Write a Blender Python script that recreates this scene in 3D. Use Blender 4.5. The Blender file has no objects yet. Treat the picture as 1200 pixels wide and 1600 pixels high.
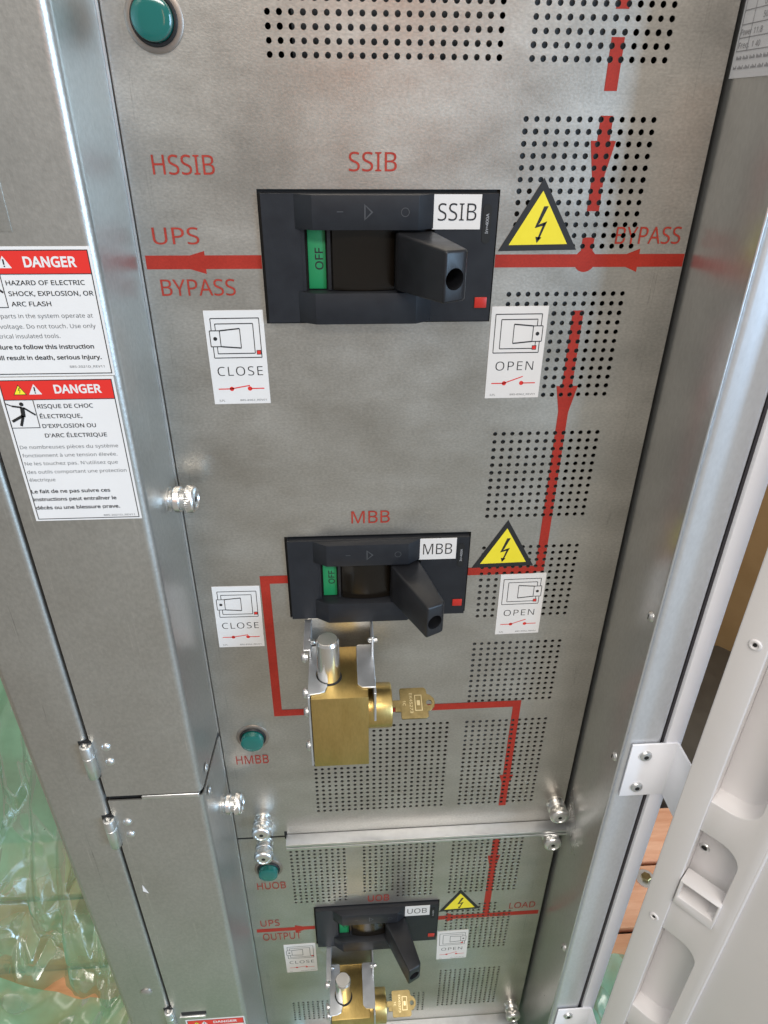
import bpy, bmesh, math, random
import numpy as np
from mathutils import Vector, Matrix, noise as mnoise
random.seed(7)
R = math.radians
scene = bpy.context.scene
COL = scene.collection
ZO = 1.78            # height of the eye above the floor; coordinates below are relative to eye height

# ------------------------------------------------------------------ camera
def cam_axes(y, p, r):
    f = Vector((math.sin(y)*math.cos(p), math.cos(y)*math.cos(p), -math.sin(p)))
    rt = Vector((math.cos(y), -math.sin(y), 0)); up = rt.cross(f)
    return (rt*math.cos(r)+up*math.sin(r), up*math.cos(r)-rt*math.sin(r), f)
cd = bpy.data.cameras.new('camera'); cam = bpy.data.objects.new('camera', cd); COL.objects.link(cam)
rt, up, fw = cam_axes(R(3.96435), R(30.40751), R(0.48902))
cam.matrix_world = Matrix(((rt.x, up.x, -fw.x, 0), (rt.y, up.y, -fw.y, -0.62165), (rt.z, up.z, -fw.z, ZO), (0, 0, 0, 1)))
cd.sensor_fit = 'VERTICAL'; cd.sensor_height = 32.0; cd.sensor_width = 24.0
cd.lens = 1058.13/1600*32.0
cd.clip_start = 0.02; cd.clip_end = 100
cd.dof.use_dof = False
scene.camera = cam

# ------------------------------------------------------------------ world and lamps
w = bpy.data.worlds.new('World'); scene.world = w; w.use_nodes = True
bg = w.node_tree.nodes['Background']; bg.inputs[0].default_value = (1.0, 0.98, 0.95, 1); bg.inputs[1].default_value = 0.43
def area(name, loc, target, sx, sy, power, color):
    ld = bpy.data.lights.new(name, 'AREA'); ld.shape = 'RECTANGLE'; ld.size = sx; ld.size_y = sy
    ld.energy = power; ld.color = color
    o = bpy.data.objects.new(name, ld); COL.objects.link(o); o.location = loc
    d = Vector(target)-Vector(loc); o.rotation_euler = d.to_track_quat('-Z', 'Y').to_euler()
    return o
area('ceiling_lamp', (-0.5, -0.9, 3.9), (-0.5, -0.9, 0), 2.4, 0.8, 38, (1.0, 0.94, 0.86))
area('ceiling_lamp', (0.3, -3.0, 3.9), (0.3, -3.0, 0), 2.4, 0.8, 125, (1.0, 0.94, 0.86))
area('ceiling_lamp', (-0.2, 1.8, 3.9), (-0.2, 1.8, 0), 2.4, 0.8, 34, (1.0, 0.95, 0.88))
area('window_light', (4.3, -2.9, 1.8), (0.0, -0.1, 1.1), 3.4, 2.4, 460, (0.46, 0.71, 1.0))
area('warm_glow_fill', (0.16, -1.75, 2.02), (0.05, 0, 1.80), 0.08, 0.6, 0.8, (1.0, 0.36, 0.15))  # added warm light behind the camera, puts a warm streak on the panel

scene.view_settings.view_transform = 'Standard'; scene.view_settings.look = 'None'
scene.view_settings.exposure = -0.09; scene.view_settings.gamma = 1.0
scene.render.resolution_x = 768; scene.render.resolution_y = 1024
scene.render.engine = 'CYCLES'
scene.cycles.max_bounces = 8

# ------------------------------------------------------------------ materials
def mat(name, color, rough=0.5, metal=0.0, spec=0.5, **k):
    m = bpy.data.materials.new(name); m.use_nodes = True
    nt = m.node_tree; b = nt.nodes['Principled BSDF']
    b.inputs['Base Color'].default_value = (*color, 1); b.inputs['Roughness'].default_value = rough
    b.inputs['Metallic'].default_value = metal; b.inputs['Specular IOR Level'].default_value = spec
    for kk, v in k.items():
        b.inputs[kk.replace('_', ' ')].default_value = v
    return m
def N(nt, t, **k):
    n = nt.nodes.new(t)
    for kk, v in k.items(): setattr(n, kk, v)
    return n
def textured(name, c1, c2, rough=(0.4, 0.5), metal=0.0, scale=8, stretch=(1, 1, 1), bump=0.0, bscale=300, detail=6, contrast=(0.3, 0.7), spec=0.5, speck=None, scratch=None, scuff=()):
    m = mat(name, c1, rough[0], metal, spec); nt = m.node_tree; b = nt.nodes['Principled BSDF']; L = nt.links.new
    tc = N(nt, 'ShaderNodeNewGeometry'); mp = N(nt, 'ShaderNodeMapping'); mp.inputs['Scale'].default_value = stretch
    L(tc.outputs['Position'], mp.inputs['Vector'])
    n1 = N(nt, 'ShaderNodeTexNoise'); n1.inputs['Scale'].default_value = scale; n1.inputs['Detail'].default_value = detail; n1.inputs['Roughness'].default_value = 0.6
    L(mp.outputs[0], n1.inputs['Vector'])
    cr = N(nt, 'ShaderNodeValToRGB'); cr.color_ramp.elements[0].position = contrast[0]; cr.color_ramp.elements[1].position = contrast[1]
    cr.color_ramp.elements[0].color = (*c1, 1); cr.color_ramp.elements[1].color = (*c2, 1)
    L(n1.outputs['Fac'], cr.inputs['Fac'])
    col = cr.outputs['Color']
    if speck:
        n3 = N(nt, 'ShaderNodeTexNoise'); n3.inputs['Scale'].default_value = speck[0]; n3.inputs['Detail'].default_value = 3
        L(mp.outputs[0], n3.inputs['Vector'])
        mr3 = N(nt, 'ShaderNodeMapRange'); mr3.inputs['From Min'].default_value = .3; mr3.inputs['From Max'].default_value = .7
        mr3.inputs['To Min'].default_value = 1-speck[1]; mr3.inputs['To Max'].default_value = 1+speck[1]
        L(n3.outputs['Fac'], mr3.inputs['Value'])
        vm = N(nt, 'ShaderNodeVectorMath', operation='SCALE'); L(col, vm.inputs[0]); L(mr3.outputs[0], vm.inputs['Scale']); col = vm.outputs[0]
    if scratch:
        mp2 = N(nt, 'ShaderNodeMapping'); mp2.inputs['Scale'].default_value = scratch[0]; mp2.inputs['Rotation'].default_value = scratch[1]
        L(tc.outputs['Position'], mp2.inputs['Vector'])
        n4 = N(nt, 'ShaderNodeTexNoise'); n4.inputs['Scale'].default_value = 1.0; n4.inputs['Detail'].default_value = 5; n4.inputs['Roughness'].default_value = .7
        L(mp2.outputs[0], n4.inputs['Vector'])
        r4 = N(nt, 'ShaderNodeMapRange'); r4.inputs['From Min'].default_value = .62; r4.inputs['From Max'].default_value = .74; r4.inputs['To Min'].default_value = 1; r4.inputs['To Max'].default_value = scratch[2]
        L(n4.outputs['Fac'], r4.inputs['Value'])
        v4 = N(nt, 'ShaderNodeVectorMath', operation='SCALE'); L(col, v4.inputs[0]); L(r4.outputs[0], v4.inputs['Scale']); col = v4.outputs[0]
    for xc, wd, k in scuff:
        sp = N(nt, 'ShaderNodeSeparateXYZ'); L(tc.outputs['Position'], sp.inputs[0])
        a1 = N(nt, 'ShaderNodeMath', operation='SUBTRACT'); a1.inputs[1].default_value = xc; L(sp.outputs['X'], a1.inputs[0])
        a2 = N(nt, 'ShaderNodeMath', operation='ABSOLUTE'); L(a1.outputs[0], a2.inputs[0])
        a3 = N(nt, 'ShaderNodeMapRange'); a3.inputs['From Min'].default_value = 0; a3.inputs['From Max'].default_value = wd; a3.inputs['To Min'].default_value = 1; a3.inputs['To Max'].default_value = 0; L(a2.outputs[0], a3.inputs['Value'])
        mp5 = N(nt, 'ShaderNodeMapping'); mp5.inputs['Scale'].default_value = (700, 1, 16); L(tc.outputs['Position'], mp5.inputs['Vector'])
        n5 = N(nt, 'ShaderNodeTexNoise'); n5.inputs['Scale'].default_value = 1; n5.inputs['Detail'].default_value = 6; n5.inputs['Roughness'].default_value = .75; L(mp5.outputs[0], n5.inputs['Vector'])
        r5 = N(nt, 'ShaderNodeMapRange'); r5.inputs['From Min'].default_value = .54; r5.inputs['From Max'].default_value = .68; L(n5.outputs['Fac'], r5.inputs['Value'])
        m5 = N(nt, 'ShaderNodeMath', operation='MULTIPLY'); L(a3.outputs[0], m5.inputs[0]); L(r5.outputs[0], m5.inputs[1])
        k5 = N(nt, 'ShaderNodeMapRange'); k5.inputs['To Min'].default_value = 1; k5.inputs['To Max'].default_value = k; L(m5.outputs[0], k5.inputs['Value'])
        v5 = N(nt, 'ShaderNodeVectorMath', operation='SCALE'); L(col, v5.inputs[0]); L(k5.outputs[0], v5.inputs['Scale']); col = v5.outputs[0]
    L(col, b.inputs['Base Color'])
    mr = N(nt, 'ShaderNodeMapRange'); mr.inputs['To Min'].default_value = rough[0]; mr.inputs['To Max'].default_value = rough[1]
    mr.inputs['From Min'].default_value = .3; mr.inputs['From Max'].default_value = .7
    L(n1.outputs['Fac'], mr.inputs['Value']); L(mr.outputs[0], b.inputs['Roughness'])
    if bump:
        n2 = N(nt, 'ShaderNodeTexNoise'); n2.inputs['Scale'].default_value = bscale; n2.inputs['Detail'].default_value = 3
        L(mp.outputs[0], n2.inputs['Vector'])
        bp = N(nt, 'ShaderNodeBump'); bp.inputs['Strength'].default_value = bump; bp.inputs['Distance'].default_value = 0.001
        L(n2.outputs['Fac'], bp.inputs['Height']); L(bp.outputs[0], b.inputs['Normal'])
    return m
M = {}
M['galv'] = textured('galvanised_steel', (.40, .382, .347), (.525, .505, .462), (.30, .44), .88, 11, (1, 1, 1.7), .13, 420, contrast=(.28, .72), speck=(330, .11), scratch=((9, 9, 170), (0, .12, 0), 1.12), scuff=((.2885, .007, .55), (-.1535, .006, .5)))
M['galv_side'] = textured('galvanised_side', (.52, .525, .52), (.57, .575, .57), (.27, .31), .82, 10, (1, 1, .5), .03, 700, speck=(300, .05))
M['galv_post'] = textured('galvanised_post', (.60, .625, .66), (.66, .685, .72), (.34, .40), .60, 8, (1, 1, .5), .04, 900, speck=(300, .04))
M['galv_door'] = textured('galvanised_door', (.425, .41, .377), (.465, .45, .415), (.34, .42), .85, 10, (1, 1, .8), .16, 400, speck=(300, .07), scratch=((150, 150, 6), (0, .05, 0), 1.25), scuff=((-.3205, .004, .45), (-.2745, .003, 1.5)))
M['zinc'] = textured('bright_zinc', (.66, .67, .67), (.78, .79, .79), (.30, .38), 1.0, 60, bump=.02)
M['zinc_dull'] = textured('dull_zinc', (.55, .57, .60), (.68, .70, .73), (.36, .46), .9, 40, bump=.05)
M['chrome'] = mat('knurled_nickel', (.78, .77, .75), .28, 1.0)
M['steel'] = textured('turned_steel', (.70, .69, .67), (.80, .79, .77), (.16, .26), 1.0, 120, (1, 1, .1))
M['bolt_end'] = mat('faced_steel', (.60, .59, .58), .42, 1.0)
M['brass'] = textured('brass', (.50, .355, .125), (.58, .425, .165), (.30, .38), 1.0, 14, (3, 1, .8), .05, 500, speck=(160, .06))
M['brass_key'] = textured('worn_brass', (.20, .155, .07), (.31, .24, .11), (.32, .44), 1.0, 80, bump=.1, bscale=500)
M['brass_stamp'] = mat('stamped_brass', (.66, .56, .33), .35, 1.0)
M['red'] = textured('red_print', (.30, .020, .011), (.36, .027, .015), (.45, .55), 0, 40, speck=(600, .12), spec=.3)
M['red_text'] = textured('red_lettering', (.31, .030, .018), (.38, .043, .027), (.45, .55), 0, 60, speck=(900, .2), spec=.3)
M['plastic'] = textured('graphite_plastic', (.0125, .0135, .017), (.017, .0185, .0225), (.42, .52), 0, 60, bump=.08, bscale=1500, spec=.3)
M['handle'] = textured('black_handle_plastic', (.010, .0105, .013), (.015, .016, .019), (.32, .44), 0, 60, bump=.10, bscale=1200, spec=.4)
M['emboss'] = mat('moulded_mark', (.055, .058, .064), .4)
M['black'] = mat('black_void', (.006, .006, .006), .7)
M['drum'] = mat('smoked_drum', (.008, .006, .004), .20, spec=.35)
M['green'] = mat('green_flag', (.014, .24, .085), .45)
M['ink'] = mat('black_ink', (.012, .012, .013), .5)
M['grey_ink'] = mat('grey_ink', (.085, .085, .085), .6)
M['faint_white'] = mat('faint_white', (.34, .34, .35), .5)
M['faint_ink'] = mat('faint_ink', (.26, .26, .28), .6)
M['white'] = textured('white_label', (.67, .64, .615), (.70, .67, .645), (.40, .5), 0, 20)
M['paper'] = textured('white_paper', (.60, .61, .65), (.65, .66, .69), (.6, .7), 0, 20)
M['yellow'] = textured('yellow_vinyl', (.78, .65, .025), (.83, .70, .035), (.35, .45), 0, 30)
M['danger_red'] = mat('danger_red', (.66, .025, .018), .4)
M['red_button'] = mat('red_button', (.45, .02, .012), .35)
M['lens'] = mat('teal_lens', (.002, .115, .095), .14, Coat_Weight=.6, Coat_Roughness=.08)
M['bezel'] = mat('lamp_bezel', (.34, .29, .25), .42, .9)
M['blackplastic'] = mat('black_plastic', (.015, .015, .016), .4)
M['offwhite'] = textured('offwhite_enamel', (.685, .67, .68), (.715, .70, .705), (.38, .44), 0, 6, bump=.04, bscale=1200)
M['whitepaint'] = textured('white_enamel', (.82, .84, .90), (.86, .87, .93), (.35, .42), 0, 10, bump=.03, bscale=1200)
M['rubber'] = mat('rubber', (.03, .028, .035), .6)
M['wood'] = textured('orange_pallet_wood', (.66, .27, .13), (.80, .39, .21), (.5, .7), 0, 10, (1, 8, 8), .3, 200)
M['card'] = textured('brown_cardboard', (.30, .16, .055), (.36, .20, .075), (.7, .8), 0, 8)
M['crate'] = textured('olive_crate', (.07, .065, .03), (.10, .09, .045), (.6, .8), 0, 8)
M['floor'] = textured('dark_floor', (.22, .195, .16), (.29, .26, .215), (.5, .7), 0, 5)
M['shade_slab'] = textured('shade_brown', (.045, .032, .020), (.07, .05, .03), (.5, .7), 0, 8)  # dark brown that stands for shade on the floor behind the pallet
M['interior'] = mat('interior_grey', (.14, .14, .14), .6)
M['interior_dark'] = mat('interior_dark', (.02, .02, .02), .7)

def film_material():
    m = bpy.data.materials.new('green_film'); m.use_nodes = True; nt = m.node_tree; nt.nodes.clear(); L = nt.links.new
    out = N(nt, 'ShaderNodeOutputMaterial')
    tr = N(nt, 'ShaderNodeBsdfTransparent'); tr.inputs[0].default_value = (.74, .92, .80, 1)
    tl = N(nt, 'ShaderNodeBsdfTranslucent'); tl.inputs[0].default_value = (.34, .74, .50, 1)
    df = N(nt, 'ShaderNodeBsdfDiffuse'); df.inputs[0].default_value = (.36, .68, .48, 1)
    gl = N(nt, 'ShaderNodeBsdfGlossy'); gl.inputs['Roughness'].default_value = .17
    a = N(nt, 'ShaderNodeMixShader'); a.inputs[0].default_value = .5; L(tl.outputs[0], a.inputs[1]); L(df.outputs[0], a.inputs[2])
    geo = N(nt, 'ShaderNodeNewGeometry'); n = N(nt, 'ShaderNodeTexNoise'); n.inputs['Scale'].default_value = 7; n.inputs['Detail'].default_value = 4
    L(geo.outputs['Position'], n.inputs['Vector'])
    mr = N(nt, 'ShaderNodeMapRange'); mr.inputs['From Min'].default_value = .35; mr.inputs['From Max'].default_value = .65
    mr.inputs['To Min'].default_value = .36; mr.inputs['To Max'].default_value = .80; L(n.outputs['Fac'], mr.inputs['Value'])
    b = N(nt, 'ShaderNodeMixShader'); L(mr.outputs[0], b.inputs[0]); L(tr.outputs[0], b.inputs[1]); L(a.outputs[0], b.inputs[2])
    fr = N(nt, 'ShaderNodeLayerWeight'); fr.inputs[0].default_value = .30
    ad = N(nt, 'ShaderNodeMath', operation='MULTIPLY_ADD'); ad.inputs[1].default_value = .42; ad.inputs[2].default_value = .025; L(fr.outputs['Fresnel'], ad.inputs[0])
    c = N(nt, 'ShaderNodeMixShader'); L(ad.outputs[0], c.inputs[0]); L(b.outputs[0], c.inputs[1]); L(gl.outputs[0], c.inputs[2])
    L(c.outputs[0], out.inputs[0]); return m
M['film'] = film_material()

# ------------------------------------------------------------------ mesh helpers
class MB:
    def __init__(s): s.v = []; s.f = []
    def add(s, vs, fs):
        o = len(s.v); s.v += [tuple(p) for p in vs]; s.f += [tuple(i+o for i in f) for f in fs]; return s
    def box(s, x0, x1, y0, y1, z0, z1):
        vs = [(x, y, z) for x in (x0, x1) for y in (y0, y1) for z in (z0, z1)]
        return s.add(vs, [(0, 1, 3, 2), (4, 6, 7, 5), (0, 4, 5, 1), (2, 3, 7, 6), (0, 2, 6, 4), (1, 5, 7, 3)])
    def bbox(s, x0, x1, y0, y1, z0, z1, r, seg=2):
        t = MB().box(x0, x1, y0, y1, z0, z1); t.bevel(r, seg); return s.add(t.v, t.f)
    def bevel(s, r, seg=2, angle=30):
        bm = s.bm(); bmesh.ops.recalc_face_normals(bm, faces=bm.faces)
        es = [e for e in bm.edges if len(e.link_faces) == 2 and e.calc_face_angle(0) > R(angle)]
        bmesh.ops.bevel(bm, geom=es, offset=r, segments=seg, profile=.5, affect='EDGES', clamp_overlap=True)
        s.frombm(bm); return s
    def bm(s):
        bm = bmesh.new(); vs = [bm.verts.new(p) for p in s.v]
        for f in s.f:
            try: bm.faces.new([vs[i] for i in f])
            except ValueError: pass
        return bm
    def frombm(s, bm):
        bm.verts.index_update(); s.v = [tuple(v.co) for v in bm.verts]; s.f = [tuple(v.index for v in f.verts) for f in bm.faces]; bm.free()
    def prism(s, poly, axis, a, b):
        # poly: 2D outline in the two remaining axes (order xyz), extruded along axis from a to b
        n = len(poly)
        def P(p, t):
            return {'x': (t, p[0], p[1]), 'y': (p[0], t, p[1]), 'z': (p[0], p[1], t)}[axis]
        vs = [P(p, a) for p in poly]+[P(p, b) for p in poly]
        return s.add(vs, [tuple(range(n)), tuple(range(2*n-1, n-1, -1))]+[(i, (i+1) % n, n+(i+1) % n, n+i) for i in range(n)])
    def flat(s, polys, y):
        for p in polys: s.add([(q[0], y, q[1]) for q in p], [tuple(range(len(p)))])
        return s
    def lathe(s, prof, axis=(0, 0, 1), org=(0, 0, 0), seg=32, knurl=None):
        ax = Vector(axis).normalized(); t = Vector((1, 0, 0)) if abs(ax.x) < .9 else Vector((0, 0, 1))
        e1 = ax.cross(t).normalized(); e2 = ax.cross(e1); o = Vector(org); vs = []; fs = []
        for j, p in enumerate(prof):
            r, h = p[0], p[1]; kn = p[2] if len(p) > 2 else 0
            for i in range(seg):
                a = 2*math.pi*i/seg; rr = r-(kn if i % 2 else 0)
                vs.append(tuple(o+ax*h+(e1*math.cos(a)+e2*math.sin(a))*rr))
        for j in range(len(prof)-1):
            for i in range(seg):
                k = (i+1) % seg; fs.append((j*seg+i, j*seg+k, (j+1)*seg+k, (j+1)*seg+i))
        fs.append(tuple(range(seg-1, -1, -1))); fs.append(tuple((len(prof)-1)*seg+i for i in range(seg)))
        return s.add(vs, fs)
    def move(s, m):
        s.v = [tuple(m @ Vector(p)) for p in s.v]; return s

def to_mesh(mb, name, smooth=35):
    me = bpy.data.meshes.new(name); me.from_pydata(mb.v, [], mb.f); me.update()
    bm = bmesh.new(); bm.from_mesh(me); bmesh.ops.recalc_face_normals(bm, faces=bm.faces); bm.to_mesh(me); bm.free()
    if smooth:
        me.polygons.foreach_set('use_smooth', [True]*len(me.polygons)); me.set_sharp_from_angle(angle=R(smooth))
    return me
BASE = {}
def tag(o, label=None, cat=None, group=None, kind=None):
    if label: o['label'] = label
    if cat: o['category'] = cat
    if group: o['group'] = group
    if kind: o['kind'] = kind
    return o
def thing(name, label, cat, base, group=None):
    o = bpy.data.objects.new(name, None); COL.objects.link(o); o.empty_display_size = .02
    o.location = (base[0], base[1], base[2]+ZO); BASE[o] = Vector(base)
    return tag(o, label, cat, group)
def part(name, mb, m, parent, smooth=35, label=None):
    """mesh in eye-relative coordinates, child of parent"""
    b = BASE[parent]; mb.v = [(p[0]-b.x, p[1]-b.y, p[2]-b.z) for p in mb.v]
    o = bpy.data.objects.new(name, to_mesh(mb, name, smooth)); COL.objects.link(o); o.parent = parent; BASE[o] = b
    o.data.materials.append(m)
    if label: o['label'] = label
    return o
def single(name, mb, m, label=None, cat=None, group=None, kind=None, smooth=35):
    vs = np.array(mb.v); b = Vector(((vs[:, 0].min()+vs[:, 0].max())/2, (vs[:, 1].min()+vs[:, 1].max())/2, vs[:, 2].min()))
    mb.v = [(p[0]-b.x, p[1]-b.y, p[2]-b.z) for p in mb.v]
    o = bpy.data.objects.new(name, to_mesh(mb, name, smooth)); COL.objects.link(o); o.location = (b.x, b.y, b.z+ZO); BASE[o] = b
    o.data.materials.append(m); return tag(o, label, cat, group, kind)
def inst(name, me, parent, loc, rot=None):
    o = bpy.data.objects.new(name, me); COL.objects.link(o); o.parent = parent
    o.location = Vector(loc)-BASE[parent]
    if rot: o.rotation_euler = rot
    BASE[o] = Vector(loc); return o
def boolean(a, b, op='DIFFERENCE'):
    oa = bpy.data.objects.new('a', to_mesh(a, 'a', 0)); ob = bpy.data.objects.new('b', to_mesh(b, 'b', 0))
    COL.objects.link(oa); COL.objects.link(ob)
    md = oa.modifiers.new('m', 'BOOLEAN'); md.object = ob; md.operation = op; md.solver = 'EXACT'
    dg = bpy.context.evaluated_depsgraph_get(); me = bpy.data.meshes.new_from_object(oa.evaluated_get(dg))
    r = MB(); r.v = [tuple(v.co) for v in me.vertices]; r.f = [tuple(p.vertices) for p in me.polygons]
    for o in (oa, ob):
        d = o.data; bpy.data.objects.remove(o); bpy.data.meshes.remove(d)
    bpy.data.meshes.remove(me); return r

# ---- lettering -------------------------------------------------------------
import os
FONT = None
try:
    FONT = bpy.data.fonts.load(os.path.join(bpy.utils.system_resource('DATAFILES'), 'fonts', 'NotoSansHebrew-Regular.woff2'))   # Blender's own interface font
except Exception: FONT = None
def text_tris(s, res=3, weight=0.0, spacing=1.0):
    c = bpy.data.curves.new('t', 'FONT'); c.body = s; c.font = FONT if FONT else c.font; c.resolution_u = res; c.offset = weight; c.space_character = spacing; c.size = 1
    o = bpy.data.objects.new('t', c); COL.objects.link(o)
    dg = bpy.context.evaluated_depsgraph_get(); dg.update()
    me = bpy.data.meshes.new_from_object(o.evaluated_get(dg)); me.calc_loop_triangles()
    vs = [(v.co.x, v.co.y) for v in me.vertices]; t = [tuple(vs[i] for i in lt.vertices) for lt in me.loop_triangles]
    bpy.data.objects.remove(o); bpy.data.curves.remove(c); bpy.data.meshes.remove(me); return t
def fit(tris, x0, x1, zb, zt, shear=0.0, skew=0.0):
    xs = [p[0] for t in tris for p in t]; ys = [p[1] for t in tris for p in t]
    a, b, c, d = min(xs), max(xs), min(ys), max(ys)
    out = []
    for t in tris:
        q = []
        for p in t:
            u = (p[0]-a)/(b-a); v = (p[1]-c)/(d-c)
            q.append((x0+(x1-x0)*u+shear*v, zb+(zt-zb)*v+skew*u))
        out.append(tuple(q))
    return out
def fitw(tris, x0, x1, zbase, cap=None, skew=0.0, H=0.729):
    """fit width, keep the baseline; cap = height of capitals"""
    xs = [p[0] for t in tris for p in t]; a, b = min(xs), max(xs); sx = (x1-x0)/(b-a); sz = cap/H if cap else sx
    return [tuple((x0+(p[0]-a)*sx, zbase+p[1]*sz+skew*(p[0]-a)/(b-a)) for p in t) for t in tris]
def rot90(tris): return [tuple((-p[1], p[0]) for p in t) for t in tris]
def rect(x0, x1, z0, z1): return [(x0, z0), (x1, z0), (x1, z1), (x0, z1)]
def disc(cx, cz, r, n=24): return [(cx+r*math.cos(2*math.pi*i/n), cz+r*math.sin(2*math.pi*i/n)) for i in range(n)]
def stroke(a, b, w):
    dx, dz = b[0]-a[0], b[1]-a[1]; l = math.hypot(dx, dz); nx, nz = -dz/l*w/2, dx/l*w/2
    return [(a[0]+nx, a[1]+nz), (b[0]+nx, b[1]+nz), (b[0]-nx, b[1]-nz), (a[0]-nx, a[1]-nz)]
def frame(x0, x1, z0, z1, t): return [rect(x0, x1, z1-t, z1), rect(x0, x1, z0, z0+t), rect(x0, x0+t, z0+t, z1-t), rect(x1-t, x1, z0+t, z1-t)]
def clip(subj, cl):
    out = list(subj)
    area2 = sum(cl[i][0]*cl[(i+1) % len(cl)][1]-cl[(i+1) % len(cl)][0]*cl[i][1] for i in range(len(cl)))
    if area2 < 0: cl = cl[::-1]
    for i in range(len(cl)):
        a, b = cl[i], cl[(i+1) % len(cl)]; inp = out; out = []
        if not inp: break
        sd = [(b[0]-a[0])*(p[1]-a[1])-(b[1]-a[1])*(p[0]-a[0]) for p in inp]
        for k in range(len(inp)):
            p, q = inp[k-1], inp[k]; sp, sq = sd[k-1], sd[k]
            if (sp >= 0) != (sq >= 0):
                t = sp/(sp-sq); out.append((p[0]+(q[0]-p[0])*t, p[1]+(q[1]-p[1])*t))
            if sq >= 0: out.append(q)
    return out

# ------------------------------------------------------------------ perforated sheets
P = 0.0088; HR = 0.00225; TH = 0.0015
class Sheet:
    def __init__(s, x0, x1, z0, z1, arrays, cutouts):
        """arrays: (x of first hole, z of top row, columns, rows); cutouts: rects"""
        s.mb = MB(); s.faces = []; s.wall = MB(); s.arr = []
        rects = []
        for ax, az, nc, nr in arrays:
            r = (ax-P/2, ax+(nc-.5)*P, az-(nr-.5)*P, az+P/2); rects.append(r); s.arr.append(r)
        allr = rects+cutouts
        xs = sorted({x0, x1} | {v for r in allr for v in r[:2] if x0 < v < x1}); zs = sorted({z0, z1} | {v for r in allr for v in r[2:] if z0 < v < z1})
        for j in range(len(zs)-1):
            cz = (zs[j]+zs[j+1])/2; run = None
            for i in range(len(xs)):
                solid = i < len(xs)-1 and not any(r[0] < (xs[i]+xs[i+1])/2 < r[1] and r[2] < cz < r[3] for r in allr)
                if solid and run is None: run = xs[i]
                if not solid and run is not None: s.faces.append(rect(run, xs[i], zs[j], zs[j+1])); run = None
        S = 16
        for ax, az, nc, nr in arrays:
            for c in range(nc):
                for r in range(nr):
                    cx, cz = ax+c*P, az-r*P
                    if not (x0 < cx < x1 and z0 < cz < z1): continue
                    inn = []; outp = []
                    hr = HR*random.uniform(.96, 1.04)
                    for k in range(S):
                        a = 2*math.pi*k/S; ca, sa = math.cos(a), math.sin(a); q = P/2/max(abs(ca), abs(sa))
                        inn.append((cx+hr*ca, cz+hr*sa)); outp.append((cx+q*ca, cz+q*sa))
                    for k in range(S):
                        l = (k+1) % S; s.faces.append([inn[k], outp[k], outp[l], inn[l]])
                        s.wall.add([(inn[k][0], 0, inn[k][1]), (inn[l][0], 0, inn[l][1]), (inn[l][0], TH, inn[l][1]), (inn[k][0], TH, inn[k][1])], [(0, 1, 2, 3)])
        s.mb.flat(s.faces, 0.0); s.mb.add(s.wall.v, s.wall.f)
        for r in cutouts:
            s.mb.add([(r[0], 0, r[2]), (r[1], 0, r[2]), (r[1], 0, r[3]), (r[0], 0, r[3]), (r[0], TH, r[2]), (r[1], TH, r[2]), (r[1], TH, r[3]), (r[0], TH, r[3])],
                     [(0, 1, 5, 4), (1, 2, 6, 5), (2, 3, 7, 6), (3, 0, 4, 7)])
        s.mb.add([(x0, 0, z0), (x1, 0, z0), (x1, 0, z1), (x0, 0, z1), (x0, TH, z0), (x1, TH, z0), (x1, TH, z1), (x0, TH, z1)],
                 [(0, 1, 5, 4), (1, 2, 6, 5), (2, 3, 7, 6), (3, 0, 4, 7), (4, 5, 6, 7)][:4])
        bb = np.array([[min(p[0] for p in f), max(p[0] for p in f), min(p[1] for p in f), max(p[1] for p in f)] for f in s.faces]); s.bb = bb
    def decal(s, polys, y=-.00015):
        out = []
        for p in polys:
            x0, x1 = min(q[0] for q in p), max(q[0] for q in p); z0, z1 = min(q[1] for q in p), max(q[1] for q in p)
            if not any(r[0] < x1 and r[1] > x0 and r[2] < z1 and r[3] > z0 for r in s.arr): out.append(p); continue
            ix = np.nonzero((s.bb[:, 0] < x1) & (s.bb[:, 1] > x0) & (s.bb[:, 2] < z1) & (s.bb[:, 3] > z0))[0]
            for i in ix:
                c = clip(s.faces[i], p)
                if len(c) >= 3: out.append(c)
        return MB().flat(out, y)

def sheet_object(sh, parent, m):
    b = BASE[parent]; me = bpy.data.meshes.new('sheet')
    me.from_pydata([(p[0]-b.x, p[1]-b.y, p[2]-b.z) for p in sh.mb.v], [], sh.mb.f); me.update()
    o = bpy.data.objects.new('sheet', me); COL.objects.link(o); o.parent = parent; BASE[o] = b; me.materials.append(m); return o

LX, RX = -.1665, .3115
SEAM = -.9095
BRK = [(-.109, 'SSIB'), (-.449, 'MBB'), (-1.1525, 'UOB')]
cut = lambda zc: (-.0648, .1392, zc-.0553, zc+.0553)
AX = .1551
up_arr = [(-.0466, .0386+9*P, 21, 10), (AX, .0383+9*P, 13, 10), (AX, -.0022, 13, 12), (AX, -.1400, 13, 12), (AX, -.2778, 13, 12), (AX, -.4157, 13, 12),
          (AX, -.5555, 13, 12), (AX, -.6905, 13, 20), (-.0470, -.6905, 21, 20)]
lo_arr = [(-.0921, -.9410, 10, 17), (.0175, -.9385, 6, 15), (.0175+6*P, -.9385, 7, 17), (.1530, -.9380, 13, 17), (.1530, -1.1170, 10, 16), (.1530+10*P, -1.1434, 3, 13),
          (.1522, -1.3225, 13, 15), (-.1150, -1.4020, 8, 8), (.0179, -1.3958, 13, 8)]
up_sheet = Sheet(LX, RX, SEAM, .40, up_arr, [cut(BRK[0][0]), cut(BRK[1][0])])
lo_sheet = Sheet(LX, RX, -1.500, SEAM-.0035, lo_arr, [cut(BRK[2][0])])

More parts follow.
